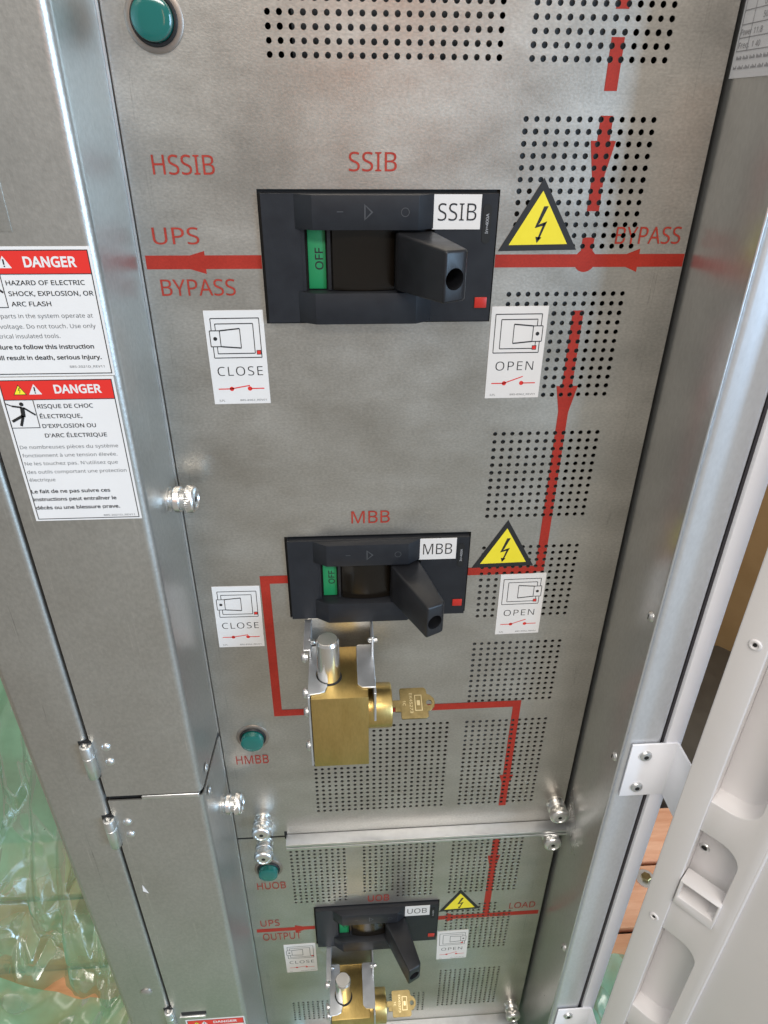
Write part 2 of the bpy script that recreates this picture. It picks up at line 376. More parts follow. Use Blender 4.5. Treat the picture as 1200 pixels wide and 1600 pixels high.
upper = thing('steel_panel', 'tall upper perforated steel panel with red flow lines around two black breakers', 'panel', (.0725, 0, SEAM))
lower = thing('steel_panel', 'lower perforated steel panel below the folded seam, with UPS OUTPUT and LOAD lettering', 'panel', (.0725, 0, -1.5))
sheet_object(up_sheet, upper, M['galv']); sheet_object(lo_sheet, lower, M['galv'])

# folded lips at the seam between the panels and at the foot of the lower one
def lip(x0, x1, z, out, parent, name='folded_lip'):
    part(name, MB().bbox(x0, x1, -out, -.0005, z-.0016, z, .0006, 2), M['zinc_dull'], parent)
    part('lip_edge', MB().bbox(x0, x1, -out-.0016, -out+.0001, z-.0052, z, .0007, 2), M['zinc'], parent)
lip(-.0955, .3165, -.9065, .0165, upper)
lip(-.0955, .3165, -.9135, .0165, lower)
lip(-.1000, .3060, -1.4950, .0180, lower)
part('relief_slot', MB().box(-.0985, -.0945, -.0004, .0006, -.9165, -.9000), M['black'], upper)
part('seam_gap', MB().box(LX, -.0985, -.0003, .0006, -.9122, -.9100), M['black'], upper)

# printed red diagram
def arrow(tip, base_a, base_b): return [tip, base_a, base_b]
dU = [
 ('printed_line', [rect(-.1635, -.0650, -.1167, -.1054)]), ('printed_arrow', [arrow((-.1452, -.1110), (-.1132, -.1018), (-.1132, -.1208))]),
 ('printed_line', [rect(.1395, .3112, -.1166, -.1056)]), ('printed_arrow', [arrow((.2446, -.1108), (.2695, -.1010), (.2695, -.1210))]),
 ('printed_dot', [disc(.2209, -.1110, .0098, 28)]), ('printed_line', [rect(.2158, .2264, -.1040, -.0917)]),
 ('printed_line', [rect(.2156, .2260, .0703, .1100)]), ('printed_line', [rect(.2156, .2260, .0175, .0528)]),
 ('printed_line', [rect(.2160, .2265, -.0520, .0005), rect(.2160, .2195, -.0553, -.0520), rect(.2218, .2238, -.0548, -.0520), rect(.2160, .2265, -.0705, -.0553)]), ('printed_arrow', [[(.2107, -.0173), (.2318, -.0173), (.2240, -.0560), (.2185, -.0560)]]),
 ('printed_line', [rect(.2166, .2268, -.4500, -.1550)]), ('printed_arrow', [[(.2113, -.2280), (.2325, -.2280), (.2250, -.2640), (.2185, -.2640)]]),
 ('printed_line', [rect(.1392, .2166, -.4522, -.4418)]),
 ('printed_line', [rect(-.0952, -.0645, -.4550, -.4443), rect(-.0952, -.0848, -.6640, -.4550), rect(-.0848, -.0450, -.6640, -.6530)]),
 ('printed_line', [rect(.0300, .2240, -.6655, -.6545), rect(.2138, .2240, -.8660, -.6655)]), ('printed_arrow', [[(.2090, -.7997), (.2288, -.7997), (.2220, -.8250), (.2160, -.8250)]]),
]
for k, (nm, polys) in enumerate(dU):
    for q, pl in enumerate(polys if nm == 'printed_arrow' else [polys]):
        part(nm, up_sheet.decal([pl] if nm == 'printed_arrow' else pl, -.00010-.00002*k-.00001*q), M['red'], upper, 0)
dL = [
 ('printed_line', [rect(.2130, .2235, -1.1560, -.9300)]), ('printed_arrow', [[(.2083, -.9868), (.2280, -.9868), (.2220, -1.0250), (.2150, -1.0250)]]),
 ('printed_line', [rect(.1392, .3080, -1.1565, -1.1455)]), ('printed_arrow', [arrow((.1760, -1.1510), (.1530, -1.1380), (.1530, -1.1640))]),
 ('printed_line', [rect(-.1600, -.0650, -1.1610, -1.1512)]), ('printed_arrow', [arrow((-.0730, -1.1560), (-.0975, -1.1460), (-.0975, -1.1680))]),
]
for k, (nm, polys) in enumerate(dL):
    for q, pl in enumerate(polys if nm == 'printed_arrow' else [polys]):
        part(nm, lo_sheet.decal([pl] if nm == 'printed_arrow' else pl, -.00010-.00002*k-.00001*q), M['red'], lower, 0)
for t, x0, x1, zb, zt in [('HSSIB', -.1462, -.0968, -.0434, -.0288), ('SSIB', .0118, .0512, -.0405, -.0261), ('UPS', -.1546, -.1160, -.0965, -.0829), ('BYPASS', -.1540, -.0898, -.1392, -.1250),
                           ('BYPASS', .2452, .3038, -.0972, -.0829), ('MBB', .0082, .0493, -.3787, -.3637), ('HMBB', -.1514, -.1085, -.7510, -.7348)]:
    part('lettering', up_sheet.decal(fit(text_tris(t, 4), x0, x1, zb, zt), -.00055), M['red_text'], upper, 0)
for t, x0, x1, zb, zt in [('HUOB', -.1486, -.1046, -1.0405, -1.0225), ('UOB', .0227, .0567, -1.0905, -1.0735), ('UPS', -.1523, -.1215, -1.1440, -1.1260), ('OUTPUT', -.1515, -.0887, -1.1860, -1.1655), ('LOAD', .2565, .3000, -1.1358, -1.1190)]:
    part('lettering', lo_sheet.decal(fit(text_tris(t, 4), x0, x1, zb, zt), -.00055), M['red_text'], lower, 0)

# knurled thumb screws (captive in the panels)
def screw_mesh():
    kn = .0006
    prof = [(.0125, 0), (.0125, .0014), (.0092, .0020), (.0092, .0045), (.0118, .0056), (.0128, .0068), (.0130, .0070, kn), (.0132, .0118, kn), (.0126, .0122), (.0112, .0126), (.0112, .0172), (.0126, .0176), (.0136, .0180, kn), (.0136, .0240, kn), (.0130, .0250), (.0106, .0272), (.0084, .0274), (.0076, .0262), (.0052, .0262)]
    me = to_mesh(MB().lathe(prof, (0, -1, 0), (0, 0, 0), 72), 'thumb_screw', 40); me.materials.append(M['chrome']); return me
def socket_mesh():
    me = to_mesh(MB().lathe([(.0030, 0), (.0030, .0005)], (0, -1, 0), (0, -.0259, 0), 6), 'hex_socket', 0); me.materials.append(M['black']); return me
SCREW, SOCK = screw_mesh(), socket_mesh()
def thumb(parent, loc, rot=None):
    o = inst('thumb_screw', SCREW, parent, loc, rot); BASE[o] = Vector(loc)
    s = bpy.data.objects.new('hex_socket', SOCK); COL.objects.link(s); s.parent = o
thumb(upper, (-.1265, 0, -.8690)); thumb(lower, (-.1280, 0, -.9240)); thumb(upper, (.2975, 0, -.8660)); thumb(lower, (.2960, 0, -.9300)); thumb(lower, (.2925, 0, -1.4580))

# ------------------------------------------------------------------ cabinet carcass
cab = thing('electrical_cabinet', 'galvanised steel cabinet frame that carries the panels and doors', 'cabinet', (.0175, .15, -1.65))
part('frame_post', MB().bbox(-.352, -.2866, -.092, -.020, -1.64, .42, .006, 6), M['galv_door'], cab, label='left frame post beside the hinge gap')
part('inner_side_wall', MB().bbox(.3158, .3188, -.1005, .12, -1.64, .42, .0012, 2), M['galv_side'], cab, label='right inner wall reflecting the red line')
part('frame_post', MB().bbox(.3195, .3640, -.0990, -.030, -1.64, .42,   .007, 6), M['galv_post'], cab, label='right frame post with rounded edge')
part('gasket', MB().box(.3642, .3672, -.0960, -.030, -1.64, .42), M['rubber'], cab)
part('outer_side_panel', MB().bbox(.3674, .3868, -.1010, .36, -1.64, .42, .0015, 2), M['whitepaint'], cab, label='white outer side panel edge')
part('outer_side_panel', MB().bbox(-.356, -.3524, -.085, .36, -1.64, .42, .001, 2), M['galv_door'], cab)
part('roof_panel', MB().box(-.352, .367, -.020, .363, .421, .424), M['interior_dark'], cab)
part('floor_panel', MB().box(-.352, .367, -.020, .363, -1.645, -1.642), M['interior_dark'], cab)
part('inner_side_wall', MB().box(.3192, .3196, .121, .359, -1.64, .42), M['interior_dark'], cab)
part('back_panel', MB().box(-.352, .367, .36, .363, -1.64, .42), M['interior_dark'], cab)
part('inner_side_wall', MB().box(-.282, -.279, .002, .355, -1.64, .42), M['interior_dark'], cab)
part('mounting_plate', MB().box(.145, .234, .0090, .0105, -.75, .10), M['interior'], cab)
part('mounting_plate', MB().box(-.030, .128, .0200, .0215, -.02, .14), M['interior'], cab)
part('backing_strip', MB().box(-.2790, LX-.001, .0030, .0045, -1.6, .42), M['galv_side'], cab)
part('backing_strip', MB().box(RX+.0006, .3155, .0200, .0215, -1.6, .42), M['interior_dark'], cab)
for z in (-.4467, -.659, -1.0844):
    s = part('wall_screw', MB().lathe([(.0058, 0), (.0058, .0008), (.0042, .0030), (.0022, .0036)], (-1, 0, 0), (.3158, -.0905, z), 20), M['zinc'], cab)
    part('slot', MB().box(.3121, .3124, -.0913, -.0897, z-.0028, z+.0028), M['black'], s, 0)

# the sheet of paper taped to the right inner wall
paper = thing('document_sheet', 'white paper sheet with printed table on the right inner wall, top right corner', 'paper', (.3155, -.05, .0265))
def on_wall(polys, x=.3152):
    m = MB()
    for p in polys: m.add([(x, q[0], q[1]) for q in p], [tuple(range(len(p)))])
    return m
part('sheet', MB().box(.3153, .3156, -.0960, -.0008, .0265, .3), M['paper'], paper, 0)
tl = []
rows = [.0440, .0525, .0610, .0700, .0790, .0880, .0970, .106, .115, .124]
for z in rows: tl.append(rect(-.0900, -.0040, z, z+.0005))
for y in (-.0900, -.0190, -.0042): tl.append(rect(y, y+.0005, .0440, .1240))
tl += [rect(-.055, -.0545, .0440, .0700)]
part('table_lines', on_wall(tl, .31505), M['faint_ink'], paper, 0)
def wtext(s, y0, z, h):
    t = fitw(text_tris(s, 2), 0, len(s)*h*.62, z, h)
    return [tuple((y0-p[0], p[1]) for p in q) for q in t]
tx = []
for s, y, z in [('Power', -.0050, .0545), ('Freq. 1', -.0055, .0460), ('11.8', -.0230, .0545), ('40', -.0300, .0460), ('UPS', -.0300, .0715), ('Input', -.0060, .0808), ('Power', -.0050, .0898), ('Volt', -.0300, .0898), ('50', -.032, .0635), ('UPS', -.0050, .0988)]:
    tx += wtext(s, y, z, .0048)
for k in range(2):
    tx += [rect(-.0048-.0016*i-.0009, -.0048-.0016*i, .0385-.0062*k, .0385-.0062*k+.0013+.0012*((i*5+k) % 3)/2) for i in range(46) if (i*7+k*3) % 6]
part('print', on_wall(tx, .31500), M['faint_ink'], paper, 0)

# ------------------------------------------------------------------ left steel doors
FX, FY = -.1730, -.0920
def left_door(z0, z1, label, top_flange):
    t = thing('steel_door', label, 'door', (-.23, FY, z0))
    out = [(-.2835, FY), (FX-.004, FY), (FX-.0012, FY+.0012), (FX, FY+.004), (FX+.0050, -.0030), (FX+.0035, -.0030), (FX-.0016, FY+.0045), (FX-.0045, FY+.0016), (-.2835, FY+.0016)]
    # rounded fold: outline in X,Y extruded in Z
    r = .0080; arc = [(FX-r+r*math.sin(a), FY+r-r*math.cos(a)) for a in [R(d) for d in range(0, 91, 15)]]
    out = [(-.2830, FY)]+arc+[(FX+.0045, -.0040), (FX+.0030, -.0040), (FX-.0016, FY+r)]+[(FX-r+(r-.0016)*math.sin(a), FY+r-(r-.0016)*math.cos(a)) for a in [R(d) for d in range(75, -1, -15)]]+[(-.2830, FY+.0016)]
    part('skin', MB().prism(out, 'z', z0, z1), M['galv_door'], t)
    part('raw_edge', MB().box(FX+.0046, FX+.0060, -.0052, -.0026, z0, z1), M['zinc'], t, 0)
    if top_flange:
        part('top_flange', MB().bbox(-.2440, FX-.0045, FY-.0006, -.010, z1-.0002, z1+.0058, .0012, 3), M['zinc'], t)
    return t
dA = left_door(-.6845, .42, 'upper left steel door carrying the two stacked danger labels', False)
dB = left_door(-1.60, -.6925, 'lower left steel door below the horizontal split, with latch slot at its foot', True)
part('closing_strip', MB().box(-.2830, -.2450, FY+.004, FY+.006, -.70, -.672), M['black'], dB)
part('embossed_pad', MB().bbox(-.275, -.2285, FY-.0006, FY+.0002, -.0735, .06, .0006, 2), M['galv_door'], dA)
def hinge(door, z):
    k = part('hinge_notch', MB().box(-.2955, -.2815, FY-.0005, FY+.004, z-.0045, z+.0535), M['black'], door, 0)
    prof = [(.0030, .0), (.0062, .0006), (.0066, .0012), (.0066, .0330), (.0062, .0334), (.0062, .0340), (.0066, .0344), (.0066, .0490), (.0062, .0500), (.0040, .0505), (.0025, .0490)]
    kn = part('hinge_knuckle', MB().lathe(prof, (0, 0, 1), (-.2872, FY-.0035, z), 28), M['zinc'], door)
    part('hinge_pin', MB().lathe([(.0024, .0), (.0024, .002)], (0, 0, 1), (-.2872, FY-.0035, z+.0492), 16), M['chrome'], kn)
hinge(dA, -.6445); hinge(dB, -.7715); hinge(dB, -1.235)
RIV = to_mesh(MB().lathe([(.0058, 0), (.0058, .0004), (.0046, .0005), (.0044, .0007), (.0032, .0020), (.0014, .0026)], (0, -1, 0), (0, 0, 0), 24), 'rivet', 40); RIV.materials.append(M['zinc'])
for d, x, z in [(dA, -.2676, -.6020), (dA, -.2682, -.6258), (dB, -.2680, -.7322), (dB, -.2683, -.7556), (dA, -.2676, -.48), (dB, -.3, -2)]:
    if z > -1.5 and z != -.48: inst('rivet', RIV, d, (x, FY, z))
for d, y, z in [(dA, -.0695, -.6700), (dB, -.0733, -.7067)]:
    inst('rivet', RIV, d, (FX+.0022, y, z), (0, 0, R(90)))
thumb(dA, (-.1705, -.030, -.3270), (0, 0, R(87))); thumb(dB, (-.1705, -.032, -.7880), (0, 0, R(87)))
# latch slot at the foot, paint fleck by the gap
sl = part('latch_slot', MB().box(-.2710, -.2330, FY-.0006, FY+.0010, -1.2065, -1.1990), M['black'], dB, 0)
part('latch_tongue', MB().bbox(-.2740, -.2340, FY-.0040, FY+.0005, -1.2125, -1.2062, .0010, 2), M['zinc'], dB)
part('paint_fleck', MB().flat([[(-.2735, -.8745), (-.2665, -.8800), (-.2722, -.8600)]], FY-.0003), M['white'], dB, 0)
b = part('post_bolt', MB().lathe([(.0085, 0), (.0085, .0012), (.0060, .0030), (.0030, .0036)], (0, -1, 0), (-.3120, FY, -1.130), 24), M['galv_door'], cab)

# ------------------------------------------------------------------ danger labels on the left doors
def danger_label(name, label, x0, x1, z0, z1, zr, content, man, tri_y, tri_w, head, y=FY):
    t = thing('danger_label', label, 'label', ((x0+x1)/2, y-.0002, z0), 'danger labels on the left doors')
    part('backing', MB().bbox(x0, x1, y-.00035, y+.0001, z0, z1, .0000, 1) if False else MB().box(x0, x1, y-.00035, y+.0001, z0, z1), M['white'], t, 0)
    b0, b1, c0, c1 = x0+.0026, x1-.0022, z0+.0020, z1-.0026
    part('header', MB().flat([rect(b0, b1, zr, c1)], y-.00045), M['danger_red'], t, 0)
    part('border', MB().flat(frame(b0-.0004, b1+.0004, c0-.0004, c1+.0004, .0007)+[rect(b0, b1, zr-.0006, zr)], y-.00050), M['ink'], t, 0)
    part('headline', MB().flat(fit(text_tris('DANGER', 4, .03), *head), y-.00055), M['white'], t, 0)
    def tri(cx, z, wd, h): return [(cx-wd/2, z), (cx+wd/2, z), (cx, z+h)]
    part('warning_mark', MB().flat([tri(tri_y, head[2]-.0008, .0104, .0088)], y-.00050), M['ink'], t, 0)
    part('warning_mark', MB().flat([tri(tri_y, head[2]-.0002, .0086, .0072)], y-.00056), M['yellow'], t, 0)
    bo = lambda pts: [(tri_y+a*.0052, head[2]+.0004+b_*.0052) for a, b_ in pts]
    part('warning_mark', MB().flat([bo([(.05, .95), (.22, .95), (-.02, .50), (-.18, .46)]), bo([(-.18, .46), (-.02, .50), (.22, .58), (.16, .50)]), bo([(.22, .58), (.10, .56), (-.08, .05), (.0, .05)])], y-.00060), M['ink'], t, 0)
    part('warning_mark', MB().flat([tri(tri_w, head[2]-.0004, .0100, .0086)], y-.00055), M['white'], t, 0)
    part('warning_mark', MB().flat([stroke((tri_w, head[2]+.0020), (tri_w, head[2]+.0058), .0011), disc(tri_w, head[2]+.0009, .0006, 10)], y-.00060), M['ink'], t, 0)
    for kind, items in content.items():
        polys = []
        for s, a, b_, z, h, sk in items:
            wgt = {'bold': .022, 'head': .012, 'body': -.002, 'rev': 0}[kind]
            polys += fitw(text_tris(s, 2, wgt), a, b_, z, h, sk)
        part({'bold': 'bold_text', 'head': 'title_text', 'body': 'body_text', 'rev': 'small_print'}[kind], MB().flat(polys, y-.0005), M['grey_ink'] if kind in ('body', 'rev') else M['ink'], t, 0)
    if man:
        mx0, mx1, mz0, mz1 = man
        U = lambda a, b_: (mx0+(mx1-mx0)*a, mz0+(mz1-mz0)*b_)
        pol = frame(mx0, mx1, mz0, mz1, .0006)
        pol += [disc(*U(.56, .84), .0017, 14), stroke(U(.56, .74), U(.52, .40), .0034), stroke(U(.50, .44), U(.10, .24), .0022), stroke(U(.52, .44), U(.36, .08), .0022),
                stroke(U(.60, .72), U(.95, .46), .0015), stroke(U(.54, .73), U(.22, .78), .0015), stroke(U(.22, .78), U(.01, .88), .0009)]
        part('pictogram', MB().flat(pol, y-.00052), M['ink'], t, 0)
    return t
SK = -.0005
danger_label('d', 'English danger label with red header, HAZARD OF ELECTRIC SHOCK', -.2700, -.1774, -.1793, -.0832, -.1019,
    {'head': [('HAZARD OF ELECTRIC', -.2424, -.1858, -.1100, .0042, 0), ('SHOCK, EXPLOSION, OR', -.2424, -.1812, -.1177, .0042, 0), ('ARC FLASH', -.2424, -.2135, -.1252, .0042, 0)],
     'body': [('Many parts in the system operate at', -.2662, -.1850, -.1340, .0040, 0), ('high voltage. Do not touch. Use only', -.2662, -.1845, -.1418, .0040, 0), ('electrical insulated tools.', -.2662, -.2125, -.1492, .0040, 0)],
     'bold': [('Failure to follow this instruction', -.2662, -.1890, -.1576, .0040, 0), ('will result in death, serious injury.', -.2662, -.1850, -.1660, .0040, 0)],
     'rev': [('885-2021D_REV11', -.2107, -.1841, -.1728, .0022, 0)]}, (-.2670, -.2447, -.1263, -.1022), -.2520, -.2401, (-.2262, -.1888, -.0976, -.0899))
danger_label('d', 'French danger label with red header, RISQUE DE CHOC', -.2703, -.1790, -.3112, -.1800, -.1984,
    {'head': [('RISQUE DE CHOC', -.2434, -.1996, -.2060, .0043, 0), ('ÉLECTRIQUE,', -.2434, -.2100, -.2146, .0043, 0), ("D'EXPLOSION OU", -.2434, -.2008, -.2231, .0043, 0), ("D'ARC ÉLECTRIQUE", -.2434, -.1936, -.2315, .0043, 0)],
     'body': [('De nombreuses pièces du système', -.2660, -.1865, -.2416, .0039, 0), ('fonctionnent à une tension élevée.', -.2660, -.1886, -.2492, .0039, 0), ("Ne les touchez pas. N'utilisez que", -.2660, -.1896, -.2567, .0039, 0), ('des outils comportant une protection', -.2660, -.1838, -.2646, .0039, 0), ('électrique', -.2660, -.2446, -.2721, .0039, 0)],
     'bold': [('Le fait de ne pas suivre ces', -.2672, -.2010, -.2834, .0040, 0), ('instructions peut entraîner le', -.2672, -.1972, -.2911, .0040, 0), ('décès ou une blessure grave.', -.2672, -.1957, -.2995, .0040, 0)],
     'rev': [('885-2021D_REV11', -.2113, -.1845, -.3077, .0022, 0)]}, (-.2682, -.2452, -.2230, -.1984), -.2540, -.2420, (-.2270, -.1902, -.1938, -.1863))
danger_label('d', 'danger label at the foot of the lower left door, only its red header showing', -.2680, -.1770, -1.3550, -1.2240, -1.2430,
    {}, None, -.2520, -.2400, (-.2260, -.1890, -1.2385, -1.2310))

# ------------------------------------------------------------------ breakers
def make_breaker(zc, name, label):
    t = thing('circuit_breaker', label, 'breaker', (.037, 0, zc-.055), 'black moulded case breakers')
    zz = lambda z: zc+z
    part('housing', MB().box(-.0660, .1400, .0030, .060, zz(-.0565), zz(.0565)), M['black'], t, 0)
    F = -.0062
    c = MB()
    for x0, x1, z0, z1 in [(-.0617, -.0300, -.0530, .0526), (-.0300, .0840, .0257, .0526), (-.0300, .0840, -.0530, -.0257), (.0840, .1368, -.0530, .0526)]:
        c.box(x0, x1, F, .0030, zz(z0), zz(z1))
    part('cover', c, M['plastic'], t, 0)
    sec = [(-.0345, F+.0004), (-.0345, F), (-.0195, -.0162), (.0690, -.0162), (.0832, F), (.0832, F+.0004)]
    part('bezel_bar', MB().prism(sec, 'z', zz(.0257), zz(.0524)).bevel(.0009, 2, 20), M['plastic'], t)
    part('bezel_bar', MB().prism(sec, 'z', zz(-.0524), zz(-.0257)).bevel(.0009, 2, 20), M['plastic'], t)
    part('window_back', MB().box(-.0305, .0845, .0025, .0029, zz(-.0262), zz(.0262)), M['black'], t, 0)
    part('window_cheek', MB().box(-.0300, -.0270, F+.0005, .0024, zz(-.0256), zz(.0256)), M['plastic'], t, 0)
    g = part('position_flag', MB().bbox(-.0250, -.0095, -.0002, .0024, zz(-.0250), zz(.0250), .0008, 2), M['green'], t)
    tr = fit(rot90(text_tris('OFF', 4, .01)), -.0190, -.0118, zz(-.0085), zz(.0095))
    part('lettering', MB().flat(tr, -.0004), M['ink'], g, 0)
    # smoked drum bulging forward behind the slot
    pr = [(-.0035+.0535*i/14, -.0005-.0075*math.sin(math.pi*(.18+.64*i/14))) for i in range(15)]
    pr = [(pr[0][0], .0024)]+pr+[(pr[-1][0], .0024)]
    part('drum', MB().prism(pr, 'z', zz(-.0250), zz(.0250)), M['drum'], t)
    part('drum_rib', MB().box(-.0080, -.0052, -.0046, .0024, zz(-.0250), zz(.0250)), M['handle'], t, 0)
    # toggle handle
    h = MB()
    pts = [(.0500, -.0090), (.0825, -.0060), (.1010, -.0765), (.0985, -.0800), (.0818, -.0880), (.0512, -.0180)]
    n = len(pts); top = [.0238, .0238, .0205, .0205, .0210, .0236]
    vs = [(x, y, zc+tz) for (x, y), tz in zip(pts, top)]+[(x, y, zc-tz+.0025*(1 if i in (2, 3, 4) else 0)) for i, ((x, y), tz) in enumerate(zip(pts, top))]
    h.add(vs, [tuple(range(n)), tuple(range(2*n-1, n-1, -1))]+[(i, (i+1) % n, n+(i+1) % n, n+i) for i in range(n)]); h.bevel(.0022, 3, 15)
    ax = Vector((-.45, .89, .0)).normalized()
    cutter = MB().lathe([(.0086, -.012), (.0078, .022)], ax, (.0906, -.0838, zc-.0005), 32)
    h = boolean(h, cutter)
    part('toggle_handle', h, M['handle'], t, 30)
    part('handle_bore', MB().lathe([(.0078, .0), (.0078, .001)], ax, Vector((.0906, -.0838, zc-.0005))+ax*.0205, 20), M['black'], t, 0)
    # embossed marks on the upper bar
    e = MB().flat([rect(.0010, .0062, zz(.0395), zz(.0402))], -.0165)
    part('embossed_mark', e, M['emboss'], t, 0)
    tri = [[(.0235, zz(.0460)), (.0247, zz(.0446)), (.0247, zz(.0344)), (.0235, zz(.0330))], [(.0235, zz(.0460)), (.0310, zz(.0395)), (.0292, zz(.0395)), (.0247, zz(.0440))], [(.0235, zz(.0330)), (.0310, zz(.0395)), (.0292, zz(.0395)), (.0247, zz(.0350))]]
    part('embossed_mark', MB().flat(tri, -.0165), M['emboss'], t, 0)
    ring = []
    for i in range(20):
        a0, a1 = 2*math.pi*i/20, 2*math.pi*(i+1)/20
        ring.append([(.0575+r*math.cos(a), zz(.0395)+r*math.sin(a)) for r, a in ((.0036, a0), (.0036, a1), (.0030, a1), (.0030, a0))])
    part('embossed_mark', MB().flat(ring, -.0165), M['emboss'], t, 0)
    b = part('trip_button', MB().bbox(.1226, .1336, F-.0010, F+.001, zz(-.0412), zz(-.0318), .0005, 2), M['red_button'], t)
    part('button_recess', MB().box(.1218, .1344, F-.0003, F+.001, zz(-.0420), zz(-.0310)), M['black'], t, 0)
    ov = [(.1283+.0036*math.cos(a), zz(.0290)+(.0120 if math.sin(a) > 0 else -.0120)+.0036*math.sin(a)) for a in [2*math.pi*i/28 for i in range(28)]]
    part('rating_oval', MB().prism(ov, 'y', F-.0005, F+.0005), M['black'], t, 0)
    part('lettering', MB().flat(fit(rot90(text_tris('In=400A', 3, .012)), .1272, .1298, zz(.0215), zz(.0375)), F-.0007), M['faint_white'], t, 0)
    # name tag stuck on the right of the cover (a sticker of its own)
    s = thing('name_sticker', 'small white sticker reading %s on a black breaker' % name, 'sticker', (.102, F, zz(.0250)), 'white breaker name stickers')
    part('backing', MB().box(.0815, .1226, F-.0109 if False else F-.0006, F-.0001, zz(.0250), zz(.0522)), M['white'], s, 0)
    wd = {'SSIB': (.0860, .1188), 'MBB': (.0860, .1180), 'UOB': (.0862, .1178)}[name]
    part('lettering', MB().flat(fit(text_tris(name, 4, -.004), wd[0], wd[1], zz(.0318), zz(.0455)), F-.0008), M['ink'], s, 0)
    return t
make_breaker(BRK[0][0], 'SSIB', 'topmost black breaker with green OFF window, labelled SSIB')
make_breaker(BRK[1][0], 'MBB', 'middle black breaker labelled MBB, above a brass key lock')
make_breaker(BRK[2][0], 'UOB', 'lowest black breaker labelled UOB on the lower panel')

# ------------------------------------------------------------------ stickers on the panels
def breaker_sticker(zt, x0, word, label, tilt=0.0):
    W, H = .0530, .0885
    t = thing('instruction_sticker', label, 'sticker', (x0+W/2, -.0003, zt-H), 'white OPEN and CLOSE stickers')
    ca, sa = math.cos(tilt), math.sin(tilt)
    def X(p): dx, dz = (p[0]-.5)*W, (p[1]-.5)*H; return (x0+W/2+dx*ca-dz*sa, zt-H/2+dx*sa+dz*ca)
    T = lambda ps: [[X(q) for q in p] for p in ps]
    b = MB(); q = T([rect(0, 1, 0, 1)])[0]; b.prism(q, 'y', -.00045, .0001)
    part('backing', b, M['white'], t, 0)
    fl = (lambda a: a) if word == 'CLOSE' else (lambda a: 1-a)
    lw = .010
    def ln(a, c, w_=lw): return stroke((fl(a[0]), a[1]), (fl(c[0]), c[1]), w_)
    def bx(a0, a1, c0, c1): return [ln((a0, c0), (a1, c0)), ln((a0, c1), (a1, c1)), ln((a0, c0), (a0, c1), .014), ln((a1, c0), (a1, c1), .014)]
    d = []
    d += [ln((.10, .92), (.92, .92)), ln((.92, .92), (.92, .51), .014), ln((.92, .51), (.10, .51)), ln((.10, .92), (.10, .80), .014), ln((.10, .51), (.10, .63), .014)]
    d += [ln((.17, .865), (.81, .865)), ln((.81, .865), (.81, .555), .014), ln((.81, .555), (.17, .555)), ln((.17, .865), (.17, .80), .014), ln((.17, .555), (.17, .63), .014)]
    d += bx(.065, .235, .630, .795)
    d += [ln((.235, .795), (.58, .815), .014), ln((.235, .630), (.58, .612), .014), ln((.58, .815), (.58, .612), .014)]
    d += [[(fl(a), c) for a, c in disc(.150, .712, .030, 16)]]
    # discs in the unit square are not round: correct the aspect
    d[-1] = [(fl(.150)+.034*math.cos(k*math.pi/8), .712+.034*W/H*math.sin(k*math.pi/8)) for k in range(16)]
    part('drawing', MB().flat(T(d), -.00056), M['ink'], t, 0)
    rx = .875 if word == 'CLOSE' else .815
    part('drawing', MB().flat(T([rect(rx-.040, rx+.040, .540, .588)]), -.00060), M['ink'], t, 0)
    part('drawing', MB().flat(T([rect(rx-.030, rx+.030, .546, .582)]), -.00066), M['danger_red'], t, 0)
    tt = fit(text_tris(word, 4, -.006, 1.12), .12 if word == 'CLOSE' else .15, .91 if word == 'CLOSE' else .84, .315, .415)
    part('lettering', MB().flat(T(tt), -.00056), M['ink'], t, 0)
    el = lambda cx, cz, r: [(cx+r*math.cos(k*math.pi/10), cz+r*W/H*math.sin(k*math.pi/10)) for k in range(20)]
    sw = [stroke((.10, .170), (.33, .170), .012), stroke((.68, .170), (.91, .170), .012), el(.335, .170, .040), el(.655, .170, .040)]
    sw += [stroke((.335, .172), (.66, .205), .012)] if word == 'CLOSE' else [stroke((.335, .172), (.67, .245), .012)]
    part('switch_symbol', MB().flat(T(sw), -.00056), M['danger_red'], t, 0)
    sm = fit(text_tris('ILPL', 2), .09, .19, .028, .050)+fit(text_tris('885-8962_REV01', 2), .46, .93, .026, .050)
    part('small_print', MB().flat(T(sm), -.00056), M['grey_ink'], t, 0)
breaker_sticker(-.1520, -.1204, 'CLOSE', 'white CLOSE sticker left of the topmost breaker', .006)
breaker_sticker(-.1506, .1408, 'OPEN', 'white OPEN sticker at the lower right corner of the topmost breaker', .004)
breaker_sticker(-.4570, -.1502, 'CLOSE', 'white CLOSE sticker left of the middle breaker, beside the red line', -.012)
breaker_sticker(-.4525, .1783, 'OPEN', 'white OPEN sticker right of the middle breaker, on perforations', .010)
breaker_sticker(-1.2035, -.1195, 'CLOSE', 'white CLOSE sticker left of the lowest breaker', .010)
breaker_sticker(-1.1925, .1410, 'OPEN', 'white OPEN sticker right of the lowest breaker', .018)
